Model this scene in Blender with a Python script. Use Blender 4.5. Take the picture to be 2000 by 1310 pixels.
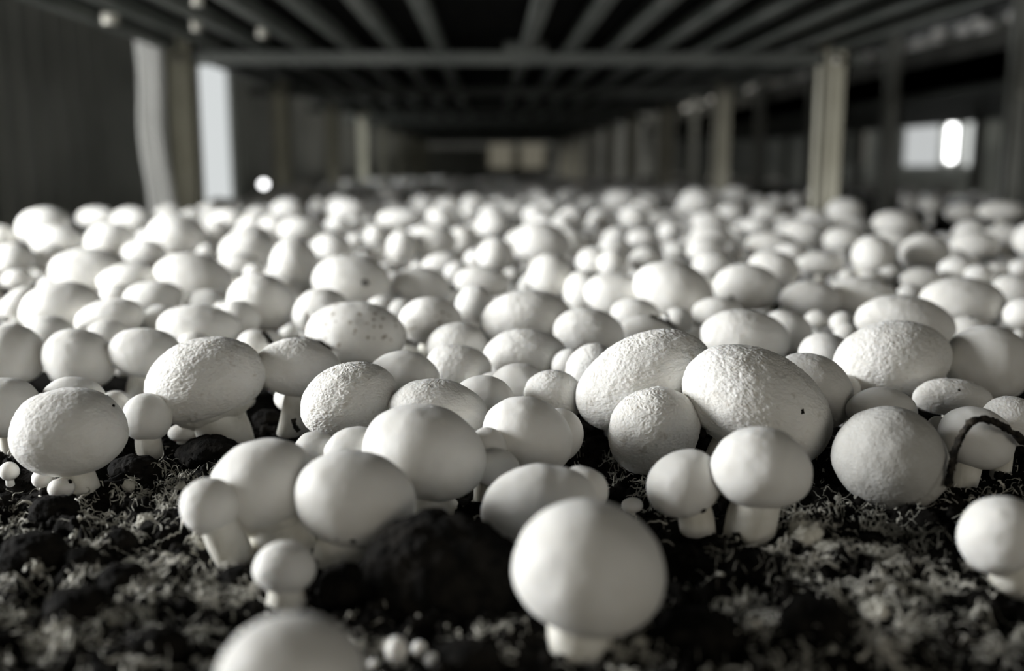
import bpy, math, random
import numpy as np
from mathutils import Vector, Matrix

sc = bpy.context.scene
for o in list(bpy.data.objects):
    bpy.data.objects.remove(o)
C = sc.collection

# ------------------------------------------------------------------ camera
FPX = 1944.4                                   # 35 mm lens on a 36 mm wide frame, 2000 px
PITCH, YAW, EYE = math.atan(337 / FPX), math.atan(43 / FPX), 0.15
cam = bpy.data.cameras.new('camera'); camo = bpy.data.objects.new('camera', cam); C.objects.link(camo)
cam.lens, cam.sensor_width, cam.clip_start, cam.clip_end = 35.0, 36.0, 0.01, 60.0
camo.location = (0, 0, EYE)
camo.rotation_euler = (math.pi / 2 - PITCH, 0, -YAW)
cam.dof.use_dof = True
cam.dof.focus_distance = 0.48
cam.dof.aperture_fstop = 4.3
sc.camera = camo

# ------------------------------------------------------------------ world, light, exposure
w = bpy.data.worlds.new('world'); sc.world = w; w.use_nodes = True
bg = w.node_tree.nodes['Background']; bg.inputs[0].default_value = (1.0, 0.985, 0.92, 1); bg.inputs[1].default_value = 0.29
def area(name, loc, target, sx, sy, power, col):
    l = bpy.data.lights.new(name, 'AREA'); l.shape = 'RECTANGLE'; l.size, l.size_y = sx, sy
    l.energy, l.color = power, col
    o = bpy.data.objects.new(name, l); C.objects.link(o); o.location = loc
    o.rotation_euler = (Vector(target) - Vector(loc)).to_track_quat('-Z', 'Y').to_euler()
    return o
area('near_doorway_daylight', (-2.35, 0.66, 0.55), (0, 0.66, 0.08), 1.1, 1.0, 172, (0.99, 1.0, 1.0))
area('far_doorway_daylight', (-1.40, 4.74, 0.40), (0.2, 4.2, 0.1), 0.7, 1.1, 24, (0.96, 0.99, 1.0))
area('end_window_daylight', (5.1, 11.0, 0.4), (3.0, 3.0, 0.4), 1.2, 0.8, 35, (0.97, 1.0, 0.98))
area('far_aisle_fill', (1.15, 8.0, 2.1), (1.15, 8.6, 0), 0.5, 2.0, 45, (1.0, 0.97, 0.9))  # unseen fill added to brighten the end wall and far racks
area('camera_side_fill', (0.7, -1.7, 0.45), (0.0, 2.0, 0.15), 0.9, 0.5, 5.5, (1.0, 0.92, 0.78))  # unseen fill added behind the camera to lift shadow sides and posts
sc.view_settings.view_transform = 'Standard'
sc.view_settings.look = 'None'
sc.view_settings.gamma = 1.0
sc.view_settings.use_curve_mapping = False
sc.view_settings.exposure = 0.0
sc.cycles.use_denoising = True
sc.cycles.max_bounces = 6

# ------------------------------------------------------------------ picture geometry -> place
cp, sp, cy_, sy_ = math.cos(PITCH), math.sin(PITCH), math.cos(YAW), math.sin(YAW)
FW = np.array([sy_ * cp, cy_ * cp, -sp]); RT = np.array([cy_, -sy_, 0.0]); UP = np.cross(RT, FW)
CAM = np.array([0, 0, EYE])
def ray(x, y): return FW + RT * ((x - 1000) / FPX) - UP * ((y - 655) / FPX)
def gnd(x, y, z=0.0):
    d = ray(x, y); return CAM + d * ((z - EYE) / d[2])
def pix(p):
    v = np.asarray(p, float) - CAM; D = v @ FW
    return 1000 + FPX * (v @ RT) / D, 655 - FPX * (v @ UP) / D, D

# ------------------------------------------------------------------ noise
def _hash(ix, iy, iz, seed):
    h = (ix.astype(np.int64) * 374761393 + iy.astype(np.int64) * 668265263 + iz.astype(np.int64) * 2147483647 + seed * 1274126177) & 0xffffffff
    h = ((h ^ (h >> 13)) * 1274126177) & 0xffffffff
    h = h ^ (h >> 16)
    return (h & 0xffff) / 32767.5 - 1.0
def vnoise(p, seed=0):
    i = np.floor(p); f = p - i; u = f * f * f * (f * (f * 6 - 15) + 10); i = i.astype(np.int64); r = 0
    for dx in (0, 1):
        wx = u[:, 0] if dx else 1 - u[:, 0]
        for dy in (0, 1):
            wy = u[:, 1] if dy else 1 - u[:, 1]
            for dz in (0, 1):
                wz = u[:, 2] if dz else 1 - u[:, 2]
                r = r + wx * wy * wz * _hash(i[:, 0] + dx, i[:, 1] + dy, i[:, 2] + dz, seed)
    return r
def fbm(p, seed=0, oct=3, gain=0.5):
    r, a, s = 0, 1.0, 0
    for k in range(oct):
        r = r + a * vnoise(p * (2.03 ** k) + 17.3 * k, seed + k); s += a; a *= gain
    return r / s
def smooth(a, b, x):
    t = np.clip((x - a) / (b - a), 0, 1); return t * t * (3 - 2 * t)

# ------------------------------------------------------------------ materials
def mat(name, rough=0.6, spec=0.3):
    m = bpy.data.materials.new(name); m.use_nodes = True
    b = m.node_tree.nodes['Principled BSDF']
    b.inputs['Roughness'].default_value = rough; b.inputs['Specular IOR Level'].default_value = spec
    return m, m.node_tree, b
def N(nt, t, **kw):
    n = nt.nodes.new(t)
    for k, v in kw.items(): setattr(n, k, v)
    return n
def noise_col(nt, b, c1, c2, scale, detail=4, lo=0.4, hi=0.62, coord='Object'):
    tc = N(nt, 'ShaderNodeTexCoord'); n = N(nt, 'ShaderNodeTexNoise'); n.inputs['Scale'].default_value = scale; n.inputs['Detail'].default_value = detail
    nt.links.new(tc.outputs[coord], n.inputs['Vector'])
    r = N(nt, 'ShaderNodeValToRGB'); r.color_ramp.elements[0].position = lo; r.color_ramp.elements[1].position = hi
    r.color_ramp.elements[0].color = (*c1, 1); r.color_ramp.elements[1].color = (*c2, 1)
    nt.links.new(n.outputs['Fac'], r.inputs[0]); nt.links.new(r.outputs[0], b.inputs['Base Color'])
    return tc, n, r
def bump(nt, b, tc, scale, dist, detail=4, strength=1.0, coord='Object', stretch=None, prev=None):
    n = N(nt, 'ShaderNodeTexNoise'); n.inputs['Scale'].default_value = scale; n.inputs['Detail'].default_value = detail
    src = tc.outputs[coord]
    if stretch:
        mp = N(nt, 'ShaderNodeMapping'); mp.inputs['Scale'].default_value = stretch; nt.links.new(src, mp.inputs[0]); src = mp.outputs[0]
    nt.links.new(src, n.inputs['Vector'])
    bp = N(nt, 'ShaderNodeBump'); bp.inputs['Distance'].default_value = dist; bp.inputs['Strength'].default_value = strength
    nt.links.new(n.outputs['Fac'], bp.inputs['Height'])
    if prev: nt.links.new(prev.outputs[0], bp.inputs['Normal'])
    nt.links.new(bp.outputs[0], b.inputs['Normal'])
    return bp
def cap_mat(name, fine, patch=False, specks=False, c1=(0.80, 0.793, 0.765), c2=(0.71, 0.695, 0.65)):
    m, nt, b = mat(name, 0.62, 0.25)
    tc, n, r = noise_col(nt, b, c2, c1, 45, 4, 0.30, 0.60)
    col = r.outputs[0]
    def over(fac, colour):
        nonlocal col
        mx = N(nt, 'ShaderNodeMix', data_type='RGBA')
        nt.links.new(fac, mx.inputs[0]); nt.links.new(col, mx.inputs[6]); mx.inputs[7].default_value = (*colour, 1)
        col = mx.outputs[2]; nt.links.new(col, b.inputs['Base Color'])
    if patch:                                  # bruised brownish skin
        n2 = N(nt, 'ShaderNodeTexNoise'); n2.inputs['Scale'].default_value = 170; n2.inputs['Detail'].default_value = 5
        nt.links.new(tc.outputs['Object'], n2.inputs['Vector'])
        rr = N(nt, 'ShaderNodeMapRange'); rr.inputs[1].default_value = 0.60; rr.inputs[2].default_value = 0.74; rr.inputs[4].default_value = 0.5
        nt.links.new(n2.outputs['Fac'], rr.inputs[0]); over(rr.outputs[0], (0.38, 0.33, 0.25))
    if specks:
        v = N(nt, 'ShaderNodeTexVoronoi'); v.inputs['Scale'].default_value = 240; v.inputs['Randomness'].default_value = 1
        nt.links.new(tc.outputs['Object'], v.inputs['Vector'])
        rr = N(nt, 'ShaderNodeMapRange'); rr.inputs[1].default_value = 0.36; rr.inputs[2].default_value = 0.20; rr.inputs[3].default_value = 0; rr.inputs[4].default_value = 1
        nt.links.new(v.outputs['Distance'], rr.inputs[0])
        n3 = N(nt, 'ShaderNodeTexNoise'); n3.inputs['Scale'].default_value = 60; nt.links.new(tc.outputs['Object'], n3.inputs['Vector'])
        r3 = N(nt, 'ShaderNodeMapRange'); r3.inputs[1].default_value = 0.42; r3.inputs[2].default_value = 0.52; r3.inputs[4].default_value = 0.85
        nt.links.new(n3.outputs['Fac'], r3.inputs[0])
        mu = N(nt, 'ShaderNodeMath', operation='MULTIPLY'); nt.links.new(rr.outputs[0], mu.inputs[0]); nt.links.new(r3.outputs[0], mu.inputs[1])
        over(mu.outputs[0], (0.22, 0.17, 0.11))
    b1 = bump(nt, b, tc, 130, 0.0012 * fine, 5, 1.0)
    bump(nt, b, tc, 600, 0.0004 * fine, 6, 1.0, stretch=(1, 1, 1.6), prev=b1)
    b.inputs['Subsurface Weight'].default_value = 0.12
    b.inputs['Subsurface Radius'].default_value = (0.006, 0.0045, 0.003)
    b.inputs['Subsurface Scale'].default_value = 1.0
    return m
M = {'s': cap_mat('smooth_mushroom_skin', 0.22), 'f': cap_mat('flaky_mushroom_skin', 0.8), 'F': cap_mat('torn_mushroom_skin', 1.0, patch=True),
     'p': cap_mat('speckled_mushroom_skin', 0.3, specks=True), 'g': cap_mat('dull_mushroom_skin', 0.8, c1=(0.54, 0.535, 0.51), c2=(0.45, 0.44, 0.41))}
m, nt, b = mat('mushroom_stem', 0.7, 0.2); tc, *_ = noise_col(nt, b, (0.66, 0.64, 0.57), (0.78, 0.765, 0.71), 90)
bump(nt, b, tc, 300, 0.0006, stretch=(1, 1, 0.25)); b.inputs['Subsurface Weight'].default_value = 0.1; b.inputs['Subsurface Radius'].default_value = (0.006, 0.0045, 0.003); b.inputs['Subsurface Scale'].default_value = 1.0
M['stem'] = m
m, nt, b = mat('casing_soil', 0.95, 0.08)
tc, n, r = noise_col(nt, b, (0.003, 0.0028, 0.0023), (0.010, 0.009, 0.0075), 160, 6, 0.35, 0.7)
at = N(nt, 'ShaderNodeAttribute', attribute_name='mycelium')
n2 = N(nt, 'ShaderNodeTexNoise'); n2.inputs['Scale'].default_value = 420; n2.inputs['Detail'].default_value = 6; n2.inputs['Distortion'].default_value = 1.5
nt.links.new(tc.outputs['Object'], n2.inputs['Vector'])
ad = N(nt, 'ShaderNodeMath', operation='ADD'); nt.links.new(n2.outputs['Fac'], ad.inputs[0]); nt.links.new(at.outputs['Fac'], ad.inputs[1])
rr = N(nt, 'ShaderNodeMapRange'); rr.inputs[1].default_value = 1.18; rr.inputs[2].default_value = 1.34; rr.inputs[4].default_value = 0.4; nt.links.new(ad.outputs[0], rr.inputs[0])
mx = N(nt, 'ShaderNodeMix', data_type='RGBA'); nt.links.new(rr.outputs[0], mx.inputs[0]); nt.links.new(r.outputs[0], mx.inputs[6]); mx.inputs[7].default_value = (0.25, 0.24, 0.205, 1)
nt.links.new(mx.outputs[2], b.inputs['Base Color']); bump(nt, b, tc, 700, 0.0008, 6)
M['soil'] = m
m, nt, b = mat('peat', 0.9, 0.1); tc, *_ = noise_col(nt, b, (0.003, 0.0028, 0.0023), (0.012, 0.0105, 0.0085), 120, 6); bump(nt, b, tc, 500, 0.001, 6); M['peat'] = m
m, nt, b = mat('mycelium_threads', 0.8, 0.1); tc, *_ = noise_col(nt, b, (0.38, 0.37, 0.32), (0.72, 0.70, 0.63), 60); M['myc'] = m
m, nt, b = mat('dark_root', 0.8, 0.2); tc, *_ = noise_col(nt, b, (0.008, 0.007, 0.006), (0.04, 0.034, 0.026), 300); bump(nt, b, tc, 600, 0.0008); M['root'] = m
def flat(name, c1, c2, scale=12, rough=0.6, spec=0.3, dist=0.0, metal=0):
    m, nt, b = mat(name, rough, spec); tc, *_ = noise_col(nt, b, c1, c2, scale); b.inputs['Metallic'].default_value = metal
    if dist: bump(nt, b, tc, scale * 8, dist)
    return m
M['post'] = flat('weathered_aluminium', (0.46, 0.44, 0.35), (0.60, 0.58, 0.48), 6, 0.55, 0.4)
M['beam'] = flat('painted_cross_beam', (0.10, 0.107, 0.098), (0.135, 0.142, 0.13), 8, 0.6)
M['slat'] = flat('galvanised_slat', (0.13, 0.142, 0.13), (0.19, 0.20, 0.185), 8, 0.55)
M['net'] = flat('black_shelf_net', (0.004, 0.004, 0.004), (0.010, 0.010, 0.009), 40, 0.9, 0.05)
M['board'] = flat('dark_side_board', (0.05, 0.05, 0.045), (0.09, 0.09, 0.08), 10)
M['litpost'] = flat('brightened_post', (0.62, 0.60, 0.48), (0.78, 0.76, 0.63), 6)  # lighter copy for the doorway-side posts, front light put into the colour
M['rackpost'] = flat('grey_rack_post', (0.24, 0.245, 0.22), (0.32, 0.325, 0.30), 8)
M['wall'] = flat('grey_wall_panel', (0.38, 0.39, 0.36), (0.48, 0.49, 0.455), 3, 0.75)
M['endwall'] = flat('dim_end_wall', (0.40, 0.41, 0.39), (0.6, 0.61, 0.57), 2, 0.8)
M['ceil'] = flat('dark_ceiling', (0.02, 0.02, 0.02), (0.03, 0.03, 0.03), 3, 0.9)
M['floor'] = flat('concrete', (0.08, 0.08, 0.075), (0.13, 0.13, 0.12), 5, 0.8)
M['plastic'] = flat('milky_plastic', (0.80, 0.80, 0.78), (0.88, 0.88, 0.86), 8, 0.5)
M['bolt'] = flat('zinc_bolt', (0.6, 0.58, 0.5), (0.7, 0.68, 0.6), 50, 0.25, 0.6)
def emis(name, col, s):
    m = bpy.data.materials.new(name); m.use_nodes = True; nt = m.node_tree; nt.nodes.clear()
    o = N(nt, 'ShaderNodeOutputMaterial'); e = N(nt, 'ShaderNodeEmission'); e.inputs[0].default_value = (*col, 1); e.inputs[1].default_value = s
    nt.links.new(e.outputs[0], o.inputs[0]); return m

# ------------------------------------------------------------------ mesh helpers
def mesh(name, V, F, m, parent=None, loc=None, smooth_=True):
    me = bpy.data.meshes.new(name); me.from_pydata(np.asarray(V).tolist(), [], F if isinstance(F, list) else F.tolist())
    if smooth_: me.polygons.foreach_set('use_smooth', [True] * len(me.polygons))
    me.materials.append(m); me.update()
    o = bpy.data.objects.new(name, me); C.objects.link(o)
    if parent: o.parent = parent
    if loc is not None: o.location = Vector(loc)
    return o
def empty(name, loc):
    o = bpy.data.objects.new(name, None); C.objects.link(o); o.location = Vector(loc); o.empty_display_size = 0.01; return o
def tag(o, label, cat, group=None, kind=None):
    if label: o['label'] = label
    if cat: o['category'] = cat
    if group: o['group'] = group
    if kind: o['kind'] = kind
    return o
class MB:
    def __init__(s): s.V, s.F = [], []
    def add(s, V, F):
        k = len(s.V); s.V += [tuple(map(float, v)) for v in V]; s.F += [tuple(int(i) + k for i in f) for f in F]; return s
    def box(s, x0, x1, y0, y1, z0, z1, bev=0.0):
        if bev <= 0:
            V = [(x, y, z) for x in (x0, x1) for y in (y0, y1) for z in (z0, z1)]
            return s.add(V, [(0, 1, 3, 2), (4, 6, 7, 5), (0, 4, 5, 1), (2, 3, 7, 6), (0, 2, 6, 4), (1, 5, 7, 3)])
        import bmesh
        bm = bmesh.new(); bmesh.ops.create_cube(bm, size=1)
        for v in bm.verts: v.co = Vector(((x0 + x1) / 2 + v.co.x * (x1 - x0), (y0 + y1) / 2 + v.co.y * (y1 - y0), (z0 + z1) / 2 + v.co.z * (z1 - z0)))
        bmesh.ops.bevel(bm, geom=list(bm.edges), offset=bev, segments=2, affect='EDGES')
        bm.verts.index_update(); s.add([v.co for v in bm.verts], [[v.index for v in f.verts] for f in bm.faces]); bm.free(); return s
    def build(s, name, m, parent=None, loc=None, sm=False): return mesh(name, s.V, s.F, m, parent, loc, sm)
def grid_faces(nr, nc, wrap=True):
    r = np.arange(nr - 1)[:, None]; c = np.arange(nc if wrap else nc - 1)[None, :]
    a = r * nc + c; b = r * nc + (c + 1) % nc; d = (r + 1) * nc + c; e = (r + 1) * nc + (c + 1) % nc
    return np.stack([a, d, e, b], -1).reshape(-1, 4)
def tube(path, rad, seg=8, rough=0.0, seed=0, close=True):
    P = np.asarray(path, float); n = len(P); rad = np.broadcast_to(rad, (n,)).astype(float)
    T = np.gradient(P, axis=0); T /= np.linalg.norm(T, axis=1)[:, None] + 1e-12
    ref = np.array([0.31, 0.22, 0.93]); V = []
    for i in range(n):
        if abs(T[i] @ ref) > 0.95: ref = np.array([0.9, 0.3, 0.1])
        x = np.cross(T[i], ref); x /= np.linalg.norm(x); y = np.cross(T[i], x); ref = np.cross(x, T[i])
        a = np.arange(seg) * 2 * math.pi / seg
        V.append(P[i] + rad[i] * (np.cos(a)[:, None] * x + np.sin(a)[:, None] * y))
    V = np.concatenate(V); 
    if rough: V = V + rough * np.stack([vnoise(V * 900, seed + k) for k in range(3)], 1)
    F = grid_faces(n, seg).tolist()
    if close: F += [list(range(seg)), list(range((n - 1) * seg, n * seg))[::-1]]
    return V, F

# ------------------------------------------------------------------ the mushrooms, measured on the photograph
ROWS = [l.split() for l in '''A 135 842 222 174 5 965 157 62 f 0.4575
A2 120 953 52 40 0 975 120 20 s 0.4505
A3 84 933 44 38 20 958 95 26 s 0.4625
P1 18 920 38 37 0 945 18 16 s 0.4721
L3 12 795 130 118 0 893 16 34 s 0.5148
A4 144 777 122 84 0 0 0 0 s 0.5272
A5 222 796 62 62 0 0 0 0 s 0.519
S6 287 815 94 92 0 893 288 48 s 0.5117
S7 358 845 60 36 0 862 358 30 s 0.5441
M8 401 744 232 166 17 872 440 100 F 0.5337
M9 583 718 172 112 -6 853 552 48 f 0.5477
M9b 597 800 62 104 0 0 0 0 s 0.5562
M10 682 782 194 142 18 0 0 0 F 0.4933
M11 780 752 64 64 0 0 0 0 s 0.5771
M12 790 735 140 98 -8 0 0 0 s 0.5564
M13 697 650 196 122 -4 0 0 0 p 0.6713
M14 628 612 116 96 8 0 0 0 s 0.737
M15 688 548 158 100 -6 0 0 0 s 0.8901
M16 824 558 118 74 -8 0 0 0 s 0.9101
M17 747 602 62 50 0 0 0 0 s 0.8165
M18 842 628 128 94 -8 0 0 0 p 0.7062
M18b 786 612 58 60 0 0 0 0 s 0.7785
M19 928 596 76 78 0 0 0 0 s 0.7921
M19b 941 606 54 46 10 0 0 0 s 0.8145
M20 943 550 110 62 -5 0 0 0 s 0.9587
M21 1027 624 180 116 5 0 0 0 f 0.7071
M22 1026 692 164 98 0 0 0 0 f 0.6287
M23 895 714 128 82 -5 0 0 0 f 0.6043
M24 893 674 118 88 5 0 0 0 f 0.66
M25 1014 752 116 88 0 0 0 0 s 0.5525
M26 1083 771 114 96 -18 0 0 0 f 0.5271
M27 1112 713 72 64 20 0 0 0 s 0.614
M28 1157 720 94 108 -55 0 0 0 f 0.5789
M29 1150 648 140 92 -8 0 0 0 f 0.6872
M30 1258 740 280 172 24 0 0 0 F 0.5106
M31 1276 840 184 164 30 935 1300 80 F 0.4751
M32 1480 788 312 206 -28 0 0 0 F 0.4781
M33 1590 762 168 134 -42 0 0 0 f 0.5165
M34 1456 657 174 106 -8 0 0 0 f 0.6732
M35 1536 648 104 82 -20 0 0 0 s 0.7116
M36 1612 692 106 84 -8 0 0 0 s 0.6347
M37 1597 624 52 38 0 0 0 0 s 0.7765
M38 1647 630 54 44 0 0 0 0 s 0.756
M39 1655 652 52 44 0 0 0 0 s 0.7417
M40 1742 705 222 152 8 0 0 0 F 0.5703
M41 1768 630 192 106 -8 0 0 0 f 0.6905
M42 1930 707 168 142 -10 0 0 0 s 0.5739
M43 1881 589 168 94 -6 0 0 0 s 0.7926
M44 1998 614 74 64 0 0 0 0 s 0.769
M45 1982 567 88 62 -10 0 0 0 s 0.9006
M46 1893 643 84 54 0 0 0 0 s 0.7504
M47 1860 776 154 72 -4 0 0 0 f 0.5347
M48 1722 802 136 92 -5 0 0 0 s 0.4983
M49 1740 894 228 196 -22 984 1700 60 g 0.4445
M50 1908 855 146 120 -18 958 1888 60 s 0.4625
M51 1975 822 112 96 -10 0 0 0 f 0.4784
M52 1832 834 44 44 0 0 0 0 s 0.4912
M54 1953 1043 160 148 25 1158 1995 84 s 0.3524
M55 568 1322 290 240 0 0 0 0 s 0.2349
M56 556 1107 122 100 0 1196 553 70 s 0.3371
M57 514 946 212 180 14 1100 560 120 s 0.3882
M58 408 988 112 112 25 1102 462 76 s 0.3679
M59 694 973 238 188 -12 1110 650 110 s 0.3737
M60 829 883 246 186 -10 1000 850 110 s 0.4229
M61 855 802 194 124 -6 0 0 0 f 0.4835
M62 945 782 122 98 -10 0 0 0 s 0.5147
M63 1032 850 182 146 -28 0 0 0 s 0.4556
M64 1092 850 94 108 -20 0 0 0 s 0.478
M65 951 884 84 100 -10 0 0 0 s 0.4407
M66 972 916 90 80 -10 0 0 0 s 0.4271
M67 1052 985 230 156 10 1085 1050 100 s 0.3835
M68 1138 956 100 92 -10 0 0 0 s 0.4024
M69 1149 1108 298 260 -8 1285 1135 118 s 0.3061
M70 1337 943 148 130 20 1050 1375 66 s 0.4085
M71 1487 914 196 160 -6 1055 1468 96 s 0.3975
M72 1235 986 42 30 0 996 1235 14 s 0.4357
M73 617 872 82 60 0 0 0 0 s 0.4525
M74 692 878 118 92 10 0 0 0 s 0.4385
P2 775 1268 42 50 0 1298 775 24 s 0.302
P3 819 1265 30 28 0 1284 819 14 s 0.3064
P4 843 1288 28 28 0 1306 843 14 s 0.2996
P5 731 1297 24 22 0 1312 731 12 s 0.2978
N1 155 701 140 118 -22 0 0 0 s 0.627
N2 284 689 146 98 -5 782 262 62 s 0.6255
N3 22 692 124 120 -12 0 0 0 s 0.6295
N3b 8 706 90 74 0 0 0 0 s 0.6532
N4 95 652 104 72 0 0 0 0 s 0.7137
N5 208 656 84 62 0 0 0 0 s 0.7146
N6 388 638 162 88 -4 0 0 0 s 0.711
N7 316 622 72 56 0 0 0 0 s 0.7599
N8 378 670 62 40 0 0 0 0 s 0.692
N9 502 672 76 58 -10 0 0 0 s 0.6896
N10 466 622 84 72 -12 0 0 0 s 0.7378
N10b 438 614 52 52 0 0 0 0 s 0.7835
N11 511 591 134 112 -18 0 0 0 s 0.7697
N12 404 590 92 50 0 0 0 0 s 0.8494
N13 214 622 138 78 12 0 0 0 s 0.7363
N14 298 582 118 68 8 0 0 0 s 0.8462
N15 228 578 68 46 0 0 0 0 s 0.8915
N16 118 600 160 100 10 0 0 0 s 0.7591
N17 40 590 84 52 32 0 0 0 s 0.8465
N18 178 530 162 92 -4 0 0 0 s 0.9357
N19 250 546 120 64 10 0 0 0 s 0.9133
N20 380 538 154 86 -10 0 0 0 s 0.8982
N20b 325 530 50 40 20 0 0 0 s 1.0194
N21 282 493 86 52 0 0 0 0 s 1.1759
N22 346 459 116 82 -6 0 0 0 s 1.2332
N23 216 470 100 72 5 0 0 0 s 1.256
N24 86 441 106 72 8 0 0 0 s 1.3678
N25 112 470 106 62 0 0 0 0 s 1.2908
N26 97 506 74 58 0 0 0 0 s 1.0998
N27 4 465 54 50 0 0 0 0 s 1.3738
N28 30 505 82 62 0 0 0 0 s 1.0733
N29 36 546 62 40 0 0 0 0 s 1.0173
N30 190 424 80 42 0 0 0 0 s 1.7823
N31 258 428 80 48 0 0 0 0 s 1.7537
N32 484 490 110 80 4 0 0 0 s 1.1139
N33 574 512 94 90 -15 0 0 0 s 0.988
N34 464 518 84 50 0 0 0 0 s 1.0507
N35 497 532 42 32 0 0 0 0 s 1.0285
N36 651 484 80 56 -14 0 0 0 s 1.218
N37 620 516 46 32 0 0 0 0 s 1.1053
N38 406 495 46 38 0 0 0 0 s 1.2065
N39 425 458 58 56 0 0 0 0 s 1.4061
N39b 448 428 62 44 0 0 0 0 s 1.7895
N40 563 412 70 52 0 0 0 0 s 1.967
N41 584 450 82 52 0 0 0 0 s 1.4951
N42 680 412 74 48 0 0 0 0 s 1.9239
N43 625 404 42 36 0 0 0 0 s 2.2711
C1 736 461 46 46 0 0 0 0 s 1.4236
C2 732 492 44 34 0 0 0 0 s 1.2382
C3 785 480 58 62 -25 0 0 0 s 1.224
C4 848 475 90 66 8 0 0 0 s 1.2432
C5 782 427 94 40 0 0 0 0 s 1.5847
C6 830 402 46 40 0 0 0 0 s 2.2705
C6b 862 426 58 44 -20 0 0 0 s 1.817
C7 864 517 84 48 8 0 0 0 s 1.0602
C8 893 530 52 40 15 0 0 0 s 1.0194
C9 817 521 30 22 0 0 0 0 s 1.1057
C10 921 414 42 38 0 0 0 0 s 2.0541
C13 692 440 42 30 0 0 0 0 s 1.7257
C14 694 468 30 26 0 0 0 0 s 1.4511
D1 968 498 72 68 -10 0 0 0 s 1.104
D1b 1002 540 44 34 0 0 0 0 s 1.0558
D2 1060 474 114 78 -12 0 0 0 s 1.2108
D2b 1026 492 44 30 0 0 0 0 s 1.2515
D3 1076 538 92 84 -10 0 0 0 s 0.9017
D4 1160 511 70 58 0 0 0 0 s 1.0722
D4b 1198 514 60 56 0 0 0 0 s 1.0476
D5 1140 567 80 76 10 0 0 0 s 0.8784
D5b 1206 576 132 86 -8 0 0 0 s 0.8438
D6 1315 568 158 112 -18 0 0 0 s 0.8168
D7 1263 508 68 52 0 0 0 0 s 1.0944
D8 1200 482 62 38 0 0 0 0 s 1.292
D9 1145 476 42 36 0 0 0 0 s 1.3434
D10 1256 465 64 38 0 0 0 0 s 1.4241
D11 1238 428 62 54 -10 0 0 0 s 1.7235
D11b 1286 431 72 34 0 0 0 0 s 1.818
D12 1099 440 50 46 20 0 0 0 s 1.6293
D12b 1064 436 42 28 0 0 0 0 s 1.7912
D13 1172 430 48 46 0 0 0 0 s 1.7497
D14 965 441 72 52 0 0 0 0 s 1.5852
D14b 1000 412 58 36 0 0 0 0 s 2.1093
D15 1306 392 40 30 0 0 0 0 s 2.6541
D16 1212 390 62 40 0 0 0 0 s 2.3462
D17 1106 386 44 32 0 0 0 0 s 2.8111
D18 1152 397 42 28 0 0 0 0 s 2.5406
E1 1241 612 94 62 -6 0 0 0 s 0.7761
E2 1262 646 102 62 -8 0 0 0 s 0.7356
E3 1324 627 62 52 0 0 0 0 s 0.7531
F1 1459 562 136 92 -8 0 0 0 s 0.869
F2 1512 524 102 68 -15 0 0 0 s 0.9846
F3 1510 482 108 58 -6 0 0 0 s 1.2242
F4 1572 456 90 56 -5 0 0 0 s 1.423
F5 1392 518 80 54 0 0 0 0 s 1.0414
F6 1380 488 78 52 0 0 0 0 s 1.2058
F7 1389 462 84 50 0 0 0 0 s 1.3981
F8 1386 436 74 46 0 0 0 0 s 1.6754
F9 1362 393 68 52 -8 0 0 0 s 2.1382
F10 1322 490 50 36 0 0 0 0 s 1.2446
F11 1428 415 58 38 0 0 0 0 s 2.0365
F12 1498 418 60 40 8 0 0 0 s 1.9685
F13 1438 379 56 32 0 0 0 0 s 2.6578
F14 1553 391 34 28 0 0 0 0 s 2.7154
F15 1610 376 68 34 0 0 0 0 s 2.3382
F16 1650 412 72 50 0 0 0 0 s 1.9561
F17 1648 467 78 50 0 0 0 0 s 1.358
F18 1658 440 82 42 0 0 0 0 s 1.6524
F19 1706 499 84 80 -30 0 0 0 s 1.0686
F20 1602 514 92 46 0 0 0 0 s 1.0796
F21 1440 500 32 26 0 0 0 0 s 1.2132
F22 1656 541 38 32 0 0 0 0 s 1.0558
F23 1582 584 116 74 0 0 0 0 s 0.8312
F24 1684 579 144 76 -4 0 0 0 s 0.8441
G1 1806 494 98 78 0 0 0 0 s 1.0985
G1b 1800 546 84 48 0 0 0 0 s 1.0009
G2 1870 526 72 52 0 0 0 0 s 1.0124
G2b 1912 536 56 40 0 0 0 0 s 0.9916
G3 1906 478 92 58 -6 0 0 0 s 1.2501
G4 1964 462 92 50 0 0 0 0 s 1.3981
G5 1750 437 90 52 -6 0 0 0 s 1.5771
G6 1878 415 66 36 0 0 0 0 s 2.0544
G7 1956 412 92 40 0 0 0 0 s 1.6693
G8 1780 397 46 30 0 0 0 0 s 2.5132
G8b 1818 400 46 30 0 0 0 0 s 2.4357
G9 1776 575 48 42 0 0 0 0 s 0.9076
G10 1737 534 48 30 15 0 0 0 s 1.0332
G13 1946 526 42 28 0 0 0 0 s 1.0657
G14 1996 524 48 38 0 0 0 0 s 1.0512
H1 1745 472 80 48 0 0 0 0 s 1.3277
H2 1700 545 44 32 0 0 0 0 s 1.0295
H3 1545 500 70 50 0 0 0 0 s 1.1419
H4 1480 445 60 40 0 0 0 0 s 1.6077
H5 1112 472 60 50 0 0 0 0 s 1.3202
H6 905 470 62 56 0 0 0 0 s 1.3125
H7 930 505 46 40 0 0 0 0 s 1.1423
H8 535 440 56 40 0 0 0 0 s 1.6642
H9 375 425 50 36 0 0 0 0 s 1.8904
H10 1310 450 50 38 0 0 0 0 s 1.5653
H14 560 700 60 50 0 0 0 0 s 0.6491
H15 1400 610 100 60 0 0 0 0 s 0.7834
H16 660 440 50 36 0 0 0 0 s 1.6882
H17 1820 640 60 50 0 0 0 0 s 0.7612
H18 1650 760 60 60 0 0 0 0 s 0.5588
H19 240 620 60 50 0 0 0 0 s 0.7716
H20 745 420 50 36 0 0 0 0 s 1.969'''.strip().splitlines()]

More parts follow.
